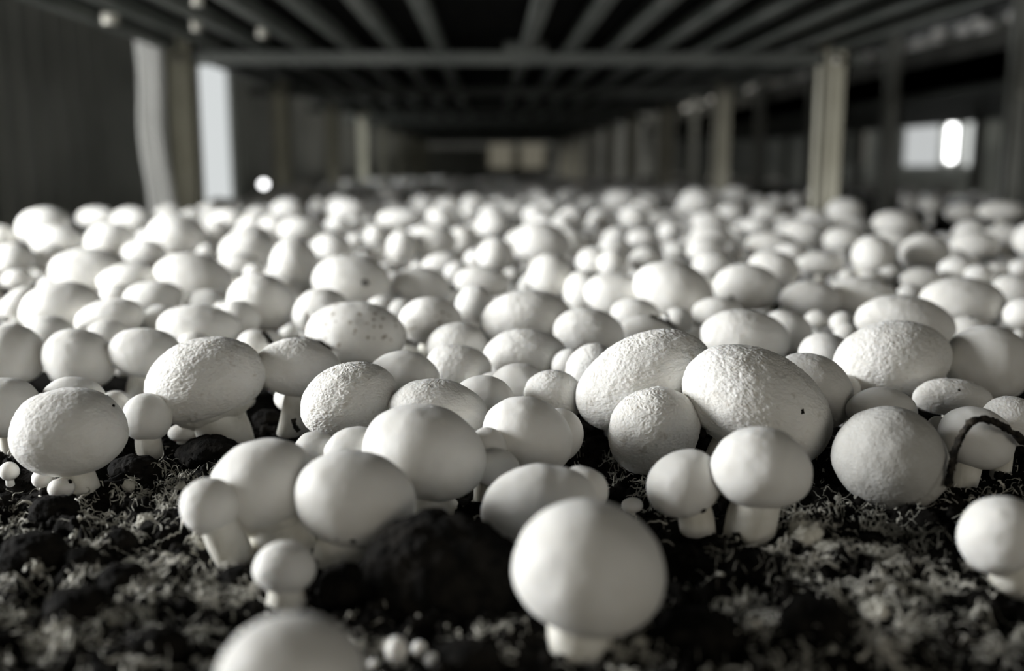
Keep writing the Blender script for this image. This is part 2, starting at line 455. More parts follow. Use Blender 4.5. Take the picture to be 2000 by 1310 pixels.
_n = [r[0] for r in ROWS]
CREASE = {_n.index('M49'): (0.60, -0.45, 0.45, 0.07, 0.055), _n.index('M14'): (-0.30, -0.9, 0.15, 0.10, 0.10), _n.index('M67'): (0.28, 0.0, 1.2, 0.16, 0.03)}
def cap_geo(a, bb, c, seed, nseg, nring, tex):
    """closed cap: domed top, rounded rim, underside tucked in towards the stem"""
    ts = np.linspace(0, 1, nring)
    t = ts * math.radians(158)
    r = np.where(t < math.pi / 2, np.sin(t) ** 0.97, np.sin(t) ** 0.90); z = np.where(t < math.pi / 2, -0.05 + 1.05 * np.cos(t), -0.05 - 0.93 * np.abs(np.cos(t)) ** 1.0)
    r = np.concatenate([r, [0.30, 0.22]]); z = np.concatenate([z, [-0.86, -0.72]]); nr = len(r)
    r[0] = 0.002
    ang = np.arange(nseg) * 2 * math.pi / nseg
    X = r[:, None] * np.cos(ang); Y = r[:, None] * np.sin(ang); Z = np.repeat(z[:, None], nseg, 1)
    P = np.stack([X, Y, Z], -1).reshape(-1, 3)
    Pn = P / (np.linalg.norm(P, axis=1)[:, None] + 1e-9)
    P = P * (1 + 0.035 * vnoise(P * 1.2 + seed * 3.7, seed) + 0.012 * vnoise(P * 3.4 + seed, seed + 5))[:, None]
    V = P * np.array([a, bb, c])
    if tex in 'Ffg':
        amp = {'F': 0.00040, 'f': 0.00022, 'g': 0.00024}[tex]
        Q = V * np.array([1, 1, 1.5])
        wv = np.stack([fbm(Q * 90, seed + 31 + k, 2) for k in range(3)], 1) * 0.005
        n1 = fbm((Q + wv) * 75, seed + 7, 3) * 5.5
        fr = n1 - np.floor(n1); fl = fr * (1 - smooth(0.86, 1.0, fr))
        n2 = fbm((Q + wv) * np.array([190, 190, 300]), seed + 8, 4) * 3.0
        f2 = n2 - np.floor(n2); f2 = f2 * (1 - smooth(0.82, 1.0, f2))
        if tex == 'g': msk = smooth(0.1, -0.5, P[:, 2])
        else: msk = 0.35 + 0.65 * smooth(-0.25, 0.25, fbm(Q * 35, seed + 11, 2) + 0.2 * (-Pn[:, 0]) + 0.1)
        V = V + Pn * (amp * msk * (0.55 * fl + 1.0 * f2) + 0.0004 * amp / 0.0008 * fbm(Q * 500, seed + 3, 2))[:, None]
    elif nseg > 60:
        V = V + Pn * (0.00018 * fbm(V * 160, seed + 3, 3))[:, None]
    if seed in CREASE:                             # natural folds and dents of single caps
        x0, z0, z1, wd, dp = CREASE[seed]; Q = V / np.array([a, bb, c])
        g = np.exp(-((Q[:, 0] - x0 - 0.12 * Q[:, 2]) / wd) ** 2) * smooth(z0 - 0.15, z0 + 0.15, Q[:, 2]) * smooth(z1 + 0.15, z1 - 0.15, Q[:, 2])
        V = V - Pn * (g * dp * a)[:, None]
    F = grid_faces(nr, nseg).tolist(); F.append(list(range(nseg))[::-1]); F.append(list(range((nr - 1) * nseg, nr * nseg)))
    return V, F
def stem_geo(p0, d0, p1, r0, r1, seed, nseg=20, nr=12):
    s = np.linspace(0, 1, nr)[:, None]; L = np.linalg.norm(p1 - p0); m = p0 + d0 * L * 0.5
    path = (1 - s) ** 2 * p0 + 2 * s * (1 - s) * m + s ** 2 * p1
    s = s[:, 0]; rad = r0 + (r1 - r0) * s + 0.10 * r1 * np.sin(s * math.pi) 
    V, F = tube(path, rad, nseg)
    return V + np.stack([vnoise(V * 110, seed + 40 + k) for k in range(3)], 1) * 0.07 * r0, F
def rodr(v, k, t): return v * math.cos(t) + np.cross(k, v) * math.sin(t) + k * (k @ v) * (1 - math.cos(t))

VEILED = {k for k, r in enumerate(ROWS) if r[0] in ('M8', 'M57')}
SHROOMS = []                                       # pos, radii, frame - for placing crumbs and keeping fillers apart
def make_mushroom(i, cx, cy, w, h, rot, by, bx, sw, tex, D, label=None, parts=True, stuff=None, group=None, name='button_mushroom'):
    d = ray(cx, cy); pos = CAM + D * d; th = math.radians(rot); axis = -FW
    Rm = [rodr(RT, axis, th), None, rodr(np.array([0, 0, 1.0]), axis, th)]; Rm[1] = np.cross(Rm[2], Rm[0])
    a, hr = w / 2 * D / FPX, h / 2 * D / FPX
    bb = min(a, 1.15 * hr) * 0.92
    dn = d / np.linalg.norm(d); se = abs(dn @ Rm[2]); ce2 = 1 - se * se
    c = math.sqrt(max(hr * hr - (bb * se) ** 2, (0.45 * hr) ** 2) / ce2)
    R3 = np.stack(Rm, 1)                           # columns = local axes
    big = max(w, h)
    if tex == 'F': ns, nr = 300, 170
    elif tex in 'fg' and big > 90: ns, nr = 200, 110
    elif big > 110: ns, nr = 96, 56
    elif big > 60: ns, nr = 56, 32
    else: ns, nr = 28, 16
    V, F = cap_geo(a, bb, c, i, ns, nr, tex if big > 90 else 's')
    V = V @ R3.T
    up = Rm[2]; p0 = pos - up * c * 0.55
    if by > 0:
        g = gnd(bx, by); g = np.array([g[0], g[1] + (0.5 * sw * D / FPX), 0.0]); r0 = sw / 2 * D / FPX
        r0 *= 0.92; r1 = r0 * 1.05
    else:
        g = pos - up * (c + 0.4 * a); g = np.array([g[0], g[1], 0.0]); r0 = 0.34 * min(a, bb); r1 = r0 * 1.1
    p1 = np.array([g[0], g[1], -0.006])
    sV, sF = stem_geo(p0, -up, p1, r0, r1, i, 28 if by > 0 else 12)
    SHROOMS.append(dict(pos=pos, a=a, b=bb, c=c, R=R3, base=g, rimg=0.5 * math.sqrt(w * h), cx=cx, cy=cy, D=D, r0=r0, by=by))
    if stuff is not None:
        stuff.add(V + pos, F); stuff.add(sV, sF); return None
    if parts:
        root = empty(name, g)
        o = mesh('cap', V, F, M[tex], root, pos - g)
        mesh('stem', sV - g, sF, M['stem'], root)
        if i in VEILED:                     # wrinkled veil that closes the underside
            nsg = 60; zz = np.array([-0.70, -0.84, -0.93, -0.98, -1.03, -1.06]); k = r0 / a
            rr_ = np.array([0.72, 0.62 + 0.1 * k, 0.5 * 0.5 + 0.62 * k, 0.10 + 0.9 * k, 1.12 * k, 0.9 * k])
            an = np.arange(nsg) * 2 * math.pi / nsg
            P = np.stack([rr_[:, None] * np.cos(an), rr_[:, None] * np.sin(an), np.repeat(zz[:, None], nsg, 1)], -1).reshape(-1, 3)
            P = P * (1 + 0.05 * vnoise(P * np.array([5, 5, 14]) + i, i + 9))[:, None]
            P = P * np.array([a, bb, c]) @ R3.T
            mesh('veil', P, grid_faces(6, nsg).tolist(), M['stem'], root, pos - g)
    else:
        mb = MB(); mb.add(V + pos - g, F); mb.add(sV - g, sF)
        root = mb.build(name, M[tex], None, g, True)
    root['category'] = 'mushroom'
    if group: root['group'] = group
    return root

NAMED = {
 'A': 'big flaky round mushroom on a short stem above the white pins, at the soil edge',
 'A2': 'tiny white pin pressed against the stem of the big flaky round mushroom',
 'A3': 'stub of a white stem showing beside the big flaky round mushroom',
 'P1': 'tiny round pinhead standing alone in the soil near the picture edge',
 'L3': 'smooth mushroom cut by the picture edge, its stem reaching down into dark soil',
 'A4': 'smooth low cap peeking over the top of the big flaky round mushroom',
 'A5': 'small dirt-dotted cap between the big flaky round one and the small stemmed one',
 'S6': 'small smooth mushroom on a short white stem beside the thick-stemmed flaky cap',
 'S7': 'small white cap tucked under the thick-stemmed flaky cap',
 'M8': 'large tilted mushroom with torn flaky skin on a thick white stem',
 'M9': 'tilted mushroom with a thin curved stem just behind the thick-stemmed flaky cap',
 'M9b': 'narrow shaded cap squeezed behind the flaky egg-shaped cap',
 'M10': 'flaky egg-shaped cap leaning toward the thin-stemmed mushroom, dirt along its lower rim',
 'M11': 'small dim cap wedged between the flaky egg-shaped cap and its neighbour behind',
 'M12': 'smooth oval cap directly behind the flaky egg-shaped cap',
 'M13': 'broad white cap covered in brown specks',
 'M14': 'rounded cap with a vertical crease behind the brown-speckled cap',
 'M15': 'broad dome lit on one half with one dark dot, behind the brown-speckled cap',
 'M18': 'white cap with faint dark dots beside the brown-speckled cap',
 'M21': 'broad ridged cap, widest one in the middle of the bed',
 'M22': 'flaky low cap leaning on the front of the ridged broad cap',
 'M23': 'flaky rounded cap in front of the paler one beside the ridged broad cap',
 'M24': 'bright smooth-edged cap touching the ridged broad cap on its doorway side',
 'M25': 'shaded dull cap below the flaky low cap in the middle',
 'M26': 'small roundish white cap standing before the long leaning cap',
 'M27': 'small white cap half hidden behind the narrow leaning one',
 'M28': 'narrow leaning cap pressed against the long leaning cap',
 'M29': 'rounded flaky cap between the ridged broad cap and the long leaning cap',
 'M30': 'very long leaning cap with brown bruised streaks along its top',
 'M31': 'egg-shaped flaky cap tucked between the long leaning cap and the huge one',
 'M32': 'huge sloping cap with torn skin and a single dark nick',
 'M33': 'large flaky cap right behind the huge dark-nicked cap',
 'M34': 'flaky half-lit cap above the huge dark-nicked cap',
 'M35': 'smooth dim cap behind and beside the flaky half-lit cap',
 'M36': 'dull shaded cap between the huge dark-nicked cap and the big roughened cap',
 'M40': 'big roughened round cap glowing white on one side',
 'M41': 'wide smooth cap rising behind the big roughened round cap',
 'M42': 'large smooth cap shaded on one side, beside the big roughened round cap',
 'M43': 'half-lit dome with a faint mark on its crown',
 'M47': 'flattened white cap with tiny dark specks above the root strand',
 'M48': 'low dull cap behind the large grey dented cap',
 'M49': 'large grey cap with a dent and pebbled lower skin, sunk in soil',
 'M50': 'mushroom framed by the dark arched root strand, short stem in shade',
 'M51': 'bright flaky cap behind the dark arched root strand',
 'M52': 'tiny cap showing between the large grey dented cap and the root-framed one',
 'M54': 'smooth mushroom leaning over pale threads near the bottom corner',
 'M55': 'blurred smooth cap cut by the bottom edge of the picture',
 'M56': 'small button mushroom with a full stem standing before the clustered trio',
 'M57': 'middle cap of the front cluster of three, with a wrinkled veil',
 'M58': 'smallest mushroom of the front cluster of three, curved stem bared',
 'M59': 'smooth rounded cap of the front cluster overhanging the big dark clod',
 'M60': 'large smooth dome rising behind the big dark clod',
 'M61': 'flaky wide cap peeking over the large smooth dome',
 'M62': 'smaller smooth cap behind the flaky wide cap',
 'M63': 'large slanted cap behind the pair in front, freckled along its lower side',
 'M64': 'slim cap hugging the far side of the large slanted cap',
 'M65': 'small shaded cap between the large smooth dome and the large slanted cap',
 'M66': 'pale lower cap under the small shaded one next to the smooth dome',
 'M67': 'oval cap with a folded dent, directly behind the front round mushroom',
 'M68': 'shaded small cap behind the dented oval cap',
 'M69': 'front round mushroom, the biggest and nearest, on a short stem in black soil',
 'M70': 'smooth mushroom with a pale stem, doorway side of the front twin pair',
 'M71': 'round mushroom of the front twin pair with a thick stubby stem',
 'M72': 'tiny half-buried pinhead dusted with soil behind the front round mushroom',
 'M73': 'small pale cap peeking between the veiled cap and the one behind',
 'M74': 'bright low cap squeezed against the large smooth dome',
 'P2': 'largest of the tiny pins in the soil by the bottom edge',
 'P3': 'tiny round pin right beside the largest pin by the bottom edge',
 'P4': 'tiny dim pin a little nearer than the two brighter pins',
 'P5': 'tiniest pin beside the blurred cap at the bottom edge',
 'N1': 'smooth rounded cap standing behind the big flaky round mushroom',
 'N2': 'cap lit along its crown with a bare stem under its dark rim',
 'N3': 'large shaded cap cut by the picture edge, behind the edge mushroom',
 'N6': 'wide smooth cap directly behind the thick-stemmed flaky cap',
 'N11': 'pale pear-shaped cap beside the creased one',
 'N16': 'wide cap bleached white by daylight, near the picture edge',
 'N18': 'brightest cap of the bed, burnt-out white on its doorway side',
 'N20': 'pale wide cap with a small bump on its doorway side',
 'N22': 'blurred pale dome in front of the pale hanging strip',
 'N24': 'blurred dome standing against the dark panelled wall',
 'N32': 'blurred white dome below the round glowing lamp',
 'N40': 'blurred round cap just past the glowing lamp, in the far rows',
 'C4': 'blurred sloping cap behind the black gap in the middle rows',
 'D2': 'blurred cap with a lit crest and a shaded brown flank',
 'D6': 'heavy shaded dome, widest cap behind the half-hidden twiggy one',
 'D5b': 'white cap of the joined pair next to the heavy shaded dome',
 'E2': 'shaded cap with dark twig debris on its crown',
 'F1': 'crescent-lit cap with a curved dark shadow below its crown',
 'F4': 'blurred arched cap in the back rows with a shaded face',
 'F9': 'blurred bright dome below the slim far post, aisle side of centre',
 'F24': 'smooth half-lit cap on the doorway side of the half-lit dome',
 'G1': 'blurred upright egg-shaped cap, brightest on the rack side',
 'G5': 'blurred low dome in front of the dark rack base',
 'D3': 'blurred tall cap behind the ridged broad cap',
 'M16': 'small dome with a dark fleck on its rim, beside the one-dot dome',
}
LAND = {'M8': 'the thick-stemmed flaky cap', 'M13': 'the brown-speckled cap', 'M32': 'the huge dark-nicked cap', 'M30': 'the long leaning cap', 'M15': 'the one-dot dome',
 'M21': 'the ridged broad cap', 'D6': 'the heavy shaded dome', 'F1': 'the crescent-lit cap', 'N18': 'the burnt-out white cap', 'N16': 'the bleached wide cap', 'N11': 'the pear-shaped cap',
 'N22': 'the dome before the hanging strip', 'N24': 'the dome against the dark wall', 'N32': 'the dome below the lamp', 'N40': 'the cap past the lamp', 'C4': 'the cap behind the black gap',
 'D2': 'the lit-crest cap', 'F4': 'the blurred arched cap', 'F9': 'the dome below the slim post', 'G1': 'the upright egg-shaped cap', 'G5': 'the dome before the rack base', 'M43': 'the half-lit dome',
 'M40': 'the big roughened cap', 'D3': 'the tall blurred cap', 'N20': 'the bumped wide cap', 'N2': 'the crown-lit cap'}
ORD = ['', 'second ', 'third ', 'fourth ', 'fifth ', 'sixth ', 'seventh ', 'eighth ', 'ninth ', 'tenth ', 'eleventh ', 'twelfth ']
TODO, IDS = [], {}
for i, r in enumerate(ROWS):
    v = [float(x) for x in r[1:9]]; tex, D = r[9], float(r[10])
    o = make_mushroom(i, *v, tex, D, parts=(v[0 + 2] >= 80 or v[5] > 0) and (v[7] > 20 or v[5] == 0))
    IDS[r[0]] = (v[0], v[1], D)
    if r[0] in NAMED: o['label'] = NAMED[r[0]]
    else: TODO.append((o, v[0], v[1], v[2], v[3], D))
    o['group'] = ('tiny pins in the bare soil' if v[2] < 55 and v[5] > 0 else 'open-standing mushrooms on the bare soil in front' if v[5] > 0 else
                  'crowded mushrooms in the sharp rows' if D < 0.85 else 'mushrooms in the blurred middle rows' if D < 1.5 else 'mushrooms in the blurred far rows')

# fillers between and beyond the measured ones
XL, XR = -0.665, 0.72
rnd = random.Random(11)
cand = []
S = [(s['pos'], max(s['a'], s['c']), s['cx'], s['cy'], s['rimg'], s['D']) for s in SHROOMS]
SP = np.array([s[0] for s in S]); SR = np.array([s[1] for s in S]); SX = np.array([s[2] for s in S]); SY = np.array([s[3] for s in S]); SI = np.array([s[4] for s in S]); SD = np.array([s[5] for s in S])
nS = len(S); EP, ER = SP.copy(), SR.copy()
for k in range(16000):
    Y = 0.52 + (5.6 - 0.52) * rnd.random() ** 1.15; X = rnd.uniform(XL + 0.01, XR - 0.01)
    a = rnd.choice([rnd.uniform(0.011, 0.02), rnd.uniform(0.02, 0.034), rnd.uniform(0.024, 0.036)])
    if Y < 0.9: a = rnd.uniform(0.008, 0.016)
    q = rnd.uniform(0.62, 0.88); z = a * q + rnd.uniform(0.006, 0.02 if Y > 1.0 else 0.008) * (a / 0.02)
    p = np.array([X, Y, z]); px, py, D = pix(p); ri = a * FPX / D
    if -260 > px or px > 2260: continue
    dd = np.linalg.norm(EP - p, axis=1)
    if (dd < 0.90 * (ER + a)).any(): continue
    inframe = -ri < px < 2000 + ri
    if Y > 1.35 and (k % 100) > (62 - 12 * min(Y - 1.35, 2)): continue
    if inframe:
        nearer = D < SD - 0.2 * SI / FPX * SD
        if (nearer & (np.hypot(SX - px, (SY - py)) < SI * 0.85 + ri * 0.75)).any(): continue
        if Y < 0.75: 
            if py > 800 or not ((D > SD) & (np.hypot(SX - px, SY - py) < SI * 0.9)).any(): continue
    EP = np.vstack([EP, p]); ER = np.append(ER, a)
    cand.append((px, py, 2 * ri, 2 * ri * q, D, inframe))
cand.sort(key=lambda c: (not c[5], -c[2]))
room = 298 - len(ROWS); stuffb = MB()
for j, (px, py, ww, hh, D, inf) in enumerate(cand):
    rot = rnd.uniform(-14, 14)
    if j < room and inf:
        o = make_mushroom(1000 + j, px, py, ww, hh, rot, 0, 0, 0, 's', D, parts=False)
        o['group'] = 'crowded mushrooms in the sharp rows' if D < 0.85 else 'mushrooms in the blurred middle rows' if D < 1.5 else 'mushrooms in the blurred far rows'
        TODO.append((o, px, py, ww, hh, D))
    else: make_mushroom(1000 + j, px, py, min(ww, 59), hh * min(ww, 59) / ww, rot, 0, 0, 0, 's', D, stuff=stuffb) if ww > 59 else make_mushroom(1000 + j, px, py, ww, hh, rot, 0, 0, 0, 's', D, stuff=stuffb)
o = stuffb.build('distant_mushrooms', M['s'], None, None, True)
tag(o, 'tiny white caps massed along the dim far end of the bed', 'mushrooms', None, 'stuff')
print('FILLERS', len(cand), 'individuals', min(room, sum(c[5] for c in cand)))
# labels of the rest: look, rank and side of the nearest landmark mushroom
slots = {}
for t in TODO:
    o, x, y, ww, hh, D = t
    best = min(LAND, key=lambda k: (IDS[k][0] - x) ** 2 + (2.0 * (IDS[k][1] - y)) ** 2)
    lx, ly, lD = IDS[best]; dx, dy = x - lx, 2.0 * (y - ly)
    if abs(dx) > 1.6 * abs(dy): side = 'on the doorway side of' if dx < 0 else 'on the rack side of'
    else:
        side = 'behind' if dy < 0 else 'in front of'
        if abs(dx) > 0.5 * abs(dy): side = ('diagonally ' + side) + (', doorway side of' if dx < 0 else ', rack side of'); side = side.replace(' of, ', ', ')
        side = side.replace('in front,', 'before,')
    side = side.replace('diagonally in front', 'diagonally before').replace('behind, doorway', 'behind, doorway')
    slots.setdefault((best, side), []).append((math.hypot(dx, dy), t))
for (best, side), L in slots.items():
    L.sort(key=lambda q: q[0])
    for k, (_, (o, x, y, ww, hh, D)) in enumerate(L):
        rw = ww * D / FPX; size = 'small' if rw < 0.034 else 'mid-sized' if rw < 0.056 else 'large'
        shape = 'flattish' if hh < 0.62 * ww else 'rounded' if hh < 0.85 * ww else 'plump'
        o['label'] = f"{size} {shape} {'blurred ' if D > 0.95 and len((side + LAND[best]).split()) < 9 else ''}cap, {ORD[k]}one {side} {LAND[best]}"

# ------------------------------------------------------------------ clods
def clod(cx, cy, w, h, zoff, label, seed, depth=0.8):
    g = gnd(cx, cy + h * 0.35); D = (g - CAM) @ FW; a = w / 2 * D / FPX; c = h / 2 * D / FPX * 1.05
    ns, nr = (160, 90) if w > 200 else (72, 40)
    t = np.linspace(0.02, math.pi - 0.02, nr); an = np.arange(ns) * 2 * math.pi / ns
    P = np.stack([np.sin(t)[:, None] * np.cos(an), np.sin(t)[:, None] * np.sin(an), np.repeat(np.cos(t)[:, None], ns, 1)], -1).reshape(-1, 3)
    k = 1 + 0.22 * fbm(P * 1.4 + seed, seed, 3) + 0.07 * fbm(P * 6 + seed, seed + 2, 3) + 0.03 * fbm(P * 19, seed + 3, 2)
    V = P * k[:, None] * np.array([a, a * depth, c])
    o = mesh('peat_clod', V, grid_faces(nr, ns).tolist(), M['peat'], None, (g[0], g[1] + a * depth * 0.4, c * 0.30 + zoff))
    tag(o, label, 'soil clod', 'loose clods of black casing soil'); CLODS.append((g[0], g[1] + a * depth * 0.4, a)); return o
CLODS = []
clod(862, 1098, 350, 262, 0.0, 'big smooth black clod behind the front round mushroom', 1, 0.55)
clod(407, 886, 128, 62, 0.002, 'flat-topped black clod leaning on the thick-stemmed flaky mushroom', 2)
clod(258, 910, 92, 50, 0.0, 'wedge of dark soil below the small stemmed mushroom', 3)
clod(100, 990, 92, 62, 0.0, 'dark clod right under the tiny pin of the big flaky round mushroom', 4)
clod(60, 1075, 130, 92, 0.0, 'wide black clod by the picture edge, above the pale threads', 5)
clod(160, 1092, 74, 60, 0.0, 'small black clod beside the wide one near the picture edge', 6)
clod(146, 1185, 130, 100, 0.0, 'rounded black clod ringed by pale threads in the bottom corner', 7)
clod(232, 1128, 98, 74, 0.0, 'dark clod between the rounded corner clod and the thread tangle', 8)
clod(232, 1055, 70, 55, 0.0, 'small dark clod above the thread tangle', 9)
clod(466, 1128, 80, 56, 0.0, 'dark clod before the small curved stem of the front cluster', 10)
clod(668, 1140, 100, 110, 0.0, 'tall dark clod beside the small full-stemmed button mushroom', 11)
clod(1600, 1215, 150, 120, 0.0, 'broad black clod amid pale threads before the twin pair', 12)
clod(1706, 1063, 76, 40, 0.0, 'small flat dark clod under the large grey dented cap', 13)
clod(1370, 1230, 190, 110, -0.002, 'wide low black clod beside the front round mushroom', 14)
clod(300, 1262, 120, 80, 0.0, 'dark clod beside the blurred cap at the bottom edge', 15)
clod(910, 1285, 130, 70, 0.0, 'low dark clod between the tiny pins and the front stem', 16)
clod(520, 815, 60, 44, 0.0, 'dark clod in the gap by the thin curved stem', 17)
clod(1170, 870, 60, 50, 0.0, 'dark clod in the gap under the long leaning cap', 18)

# ------------------------------------------------------------------ casing soil
MYC = [(560, 1010, 90, 60, 0.2), (280, 1060, 170, 120, 1.0), (330, 1150, 190, 90, 1.0), (120, 1010, 120, 40, 0.7), (60, 1160, 100, 70, 1.0), (220, 1250, 260, 60, 0.9), (420, 1190, 90, 60, 0.8), (700, 1060, 60, 30, 0.5),
       (1740, 1110, 190, 70, 1.1), (1560, 1110, 70, 60, 0.8), (1850, 1200, 190, 90, 1.2), (1700, 1270, 260, 60, 1.0), (1480, 1220, 60, 90, 0.8), (1000, 1230, 60, 50, 0.7), (960, 1290, 90, 30, 0.7), (1230, 1290, 120, 30, 0.8), (1700, 1020, 110, 22, 0.7), (1570, 1040, 50, 40, 1.2),
       (730, 1240, 60, 60, 0.5), (1940, 1080, 60, 60, 0.6), (1190, 880, 60, 40, 0.5), (1240, 960, 60, 30, 0.4), (450, 890, 60, 40, 0.6), (1900, 985, 80, 30, 0.4), (100, 1120, 60, 40, 0.6), (620, 1250, 50, 40, 0.4)]
MG = [(gnd(x, y)[:2], sx * gnd(x, y)[1] / FPX, (gnd(x, min(y + sy, 1309))[1] - gnd(x, y - sy)[1]) / -2, k) for x, y, sx, sy, k in MYC]
def myc_density(x, y):
    d = np.zeros_like(x)
    for c, sx, sy, k in MG: d = np.maximum(d, k * np.exp(-0.5 * (((x - c[0]) / (sx * 0.75)) ** 2 + ((y - c[1]) / (abs(sy) * 0.85)) ** 2)))
    return d
def soil_height(x, y):
    P = np.stack([x, y, np.zeros_like(x)], 1)
    wv = np.stack([fbm(P * 40, 71 + k, 2) for k in range(3)], 1) * 0.012
    lump = 1 - np.abs(fbm((P + wv) * 38, 3, 2)) * 2.2
    lump2 = 1 - np.abs(fbm((P + wv) * 95, 5, 2)) * 2.2
    h = 0.0065 * (lump - 0.45) + 0.0036 * (lump2 - 0.45) + 0.0012 * fbm(P * 260, 9, 3) + 0.0006 * fbm(P * 900, 13, 2) + 0.003 * fbm(P * 9, 15, 2)
    for s in SHROOMS[:len(ROWS)]:
        if s['by'] > 0:
            g = s['base']; d2 = (x - g[0]) ** 2 + (y - g[1]) ** 2; h = h * (1 - 0.85 * np.exp(-d2 / (2 * (s['r0'] * 1.4 + 0.003) ** 2)))
    for s in SHROOMS[:len(ROWS)]:                  # soil stays below every cap
        g = s['pos']; d2 = (x - g[0]) ** 2 + (y - g[1]) ** 2
        lim = g[2] - s['c'] * np.sqrt(np.clip(1 - d2 / (s['a'] * 1.02) ** 2, 0, 1)) - 0.001
        h = np.where(d2 < s['a'] ** 2, np.minimum(h, np.maximum(lim, -0.006)), h)
    return h
def soil_mesh(x0, x1, y0, y1, step, name, label, drop=0.0):
    xs = np.arange(x0, x1 + 1e-6, step); ys = np.arange(y0, y1 + 1e-6, step)
    X, Y = np.meshgrid(xs, ys); x, y = X.ravel(), Y.ravel(); z = soil_height(x, y) - drop
    F = grid_faces(len(ys), len(xs), wrap=False)[:, ::-1]
    me = bpy.data.meshes.new(name); n = len(x); me.vertices.add(n); me.vertices.foreach_set('co', np.stack([x, y, z], 1).ravel().astype(np.float32))
    nf = len(F); me.loops.add(nf * 4); me.loops.foreach_set('vertex_index', F.ravel().astype(np.int32)); me.polygons.add(nf)
    me.polygons.foreach_set('loop_start', np.arange(nf, dtype=np.int32) * 4); me.polygons.foreach_set('use_smooth', np.ones(nf, bool))
    at = me.attributes.new('mycelium', 'FLOAT', 'POINT'); at.data.foreach_set('value', (0.5 * np.clip(myc_density(x, y) * (0.3 + 0.9 * smooth(-0.05, 0.3, fbm(np.stack([x * 130, y * 130, 0 * x], 1), 77, 3))), 0, 1.1)).astype(np.float32))
    me.update(calc_edges=True); me.validate(); me.materials.append(M['soil']); o = bpy.data.objects.new(name, me); C.objects.link(o)
    return tag(o, label, 'soil', None, 'stuff')
soil_mesh(-0.36, 0.36, 0.16, 0.58, 0.00095, 'casing_soil', 'crumbly black casing soil with pale fungus threads, bare in front')
soil_mesh(-0.655, 0.715, 0.58, 11.0, 0.012, 'casing_soil', 'dark soil under the crowded mushrooms')

soil_mesh(-0.655, 0.715, -0.28, 0.585, 0.006, 'casing_soil', 'dark crumbly soil surrounding the bare thread-covered front patch', 0.009)
# pale mycelium threads and flecks on the soil
rs = np.random.RandomState(5)
def threads(n, seed):
    rs = np.random.RandomState(seed); V, F, k0 = [], [], 0
    X = rs.uniform(-0.30, 0.34, n * 14); Y = rs.uniform(0.20, 0.52, n * 14)
    dens = myc_density(X, Y) * (0.04 + 0.96 * smooth(0.08, 0.30, fbm(np.stack([X * 130, Y * 130, 0 * X], 1), 77, 3))); keep = rs.rand(len(X)) < dens * 0.42 + 0.006
    X, Y = X[keep][:n], Y[keep][:n]; m_ = len(X); H0 = soil_height(X, Y); L = 8
    th = rs.uniform(0, 2 * math.pi, m_); bend = rs.normal(0, 0.42, (m_, L)); st = rs.uniform(0.0003, 0.0014, m_); rad = rs.uniform(0.00009, 0.00034, m_) * (1 + 1.2 * (rs.rand(m_) < 0.12))
    P = np.zeros((m_, L, 3)); P[:, 0] = np.stack([X, Y, H0 - 0.0002], 1); el = rs.uniform(-0.1, 1.1, m_)
    for j in range(1, L):
        th = th + bend[:, j]; el = el + rs.normal(-0.08, 0.35, m_)
        P[:, j] = P[:, j - 1] + st[:, None] * np.stack([np.cos(th) * np.cos(el), np.sin(th) * np.cos(el), np.sin(el)], 1)
    hh = soil_height(P[:, :, 0].ravel(), P[:, :, 1].ravel()).reshape(m_, L); P[:, :, 2] = np.maximum(P[:, :, 2], hh + 0.0001); P[:, :, 2] = np.minimum(P[:, :, 2], hh + 0.004)
    an = np.array([0, 2.094, 4.189]); T = np.gradient(P, axis=1); T /= np.linalg.norm(T, axis=2)[:, :, None] + 1e-12
    A = np.cross(T, np.array([0.2, 0.3, 0.93])); A /= np.linalg.norm(A, axis=2)[:, :, None] + 1e-9; B = np.cross(T, A)
    tap = np.linspace(1.2, 0.35, L)[None, :, None, None] * (1 + 0.5 * rs.rand(m_, L, 1, 1)) * rad[:, None, None, None]
    V = P[:, :, None, :] + tap * (np.cos(an)[None, None, :, None] * A[:, :, None, :] + np.sin(an)[None, None, :, None] * B[:, :, None, :])
    F = grid_faces(L, 3); F = (F[None] + (np.arange(m_) * L * 3)[:, None, None]).reshape(-1, 4)
    return V.reshape(-1, 3), F
V, F = threads(30000, 3)
o = mesh('fungus_threads', V, F, M['myc']); tag(o, 'pale fuzzy fungus threads creeping over the black soil', 'fungus threads', None, 'stuff')
mb = MB()
X = rs.uniform(-0.30, 0.34, 9000); Y = rs.uniform(0.20, 0.52, 9000); k_ = rs.rand(9000) < myc_density(X, Y) * 0.55 * smooth(-0.05, 0.25, fbm(np.stack([X * 130, Y * 130, 0 * X], 1), 77, 3)) + 0.008; X, Y = X[k_], Y[k_]; Hh = soil_height(X, Y)
for x, y, h_ in zip(X, Y, Hh):
    r_ = rs.uniform(0.0005, 0.0013) * (1 + 1.0 * (rs.rand() < 0.12)); t = np.linspace(0.1, 3.04, 5); an = np.arange(7) * 2 * math.pi / 7
    P = np.stack([np.sin(t)[:, None] * np.cos(an), np.sin(t)[:, None] * np.sin(an), np.repeat(np.cos(t)[:, None], 7, 1)], -1).reshape(-1, 3)
    P = P * (1 + 0.35 * rs.normal(size=(len(P), 1)).clip(-1, 1)) * r_ * np.array([1, rs.uniform(0.5, 1.4), rs.uniform(0.5, 1.3)])
    mb.add(P + np.array([x, y, h_ + r_ * 0.4]), grid_faces(5, 7).tolist())
o = mb.build('fungus_flecks', M['myc'], None, None, True); tag(o, 'pale flecks of fungus tissue strewn over the black soil', 'fungus flecks', None, 'stuff')
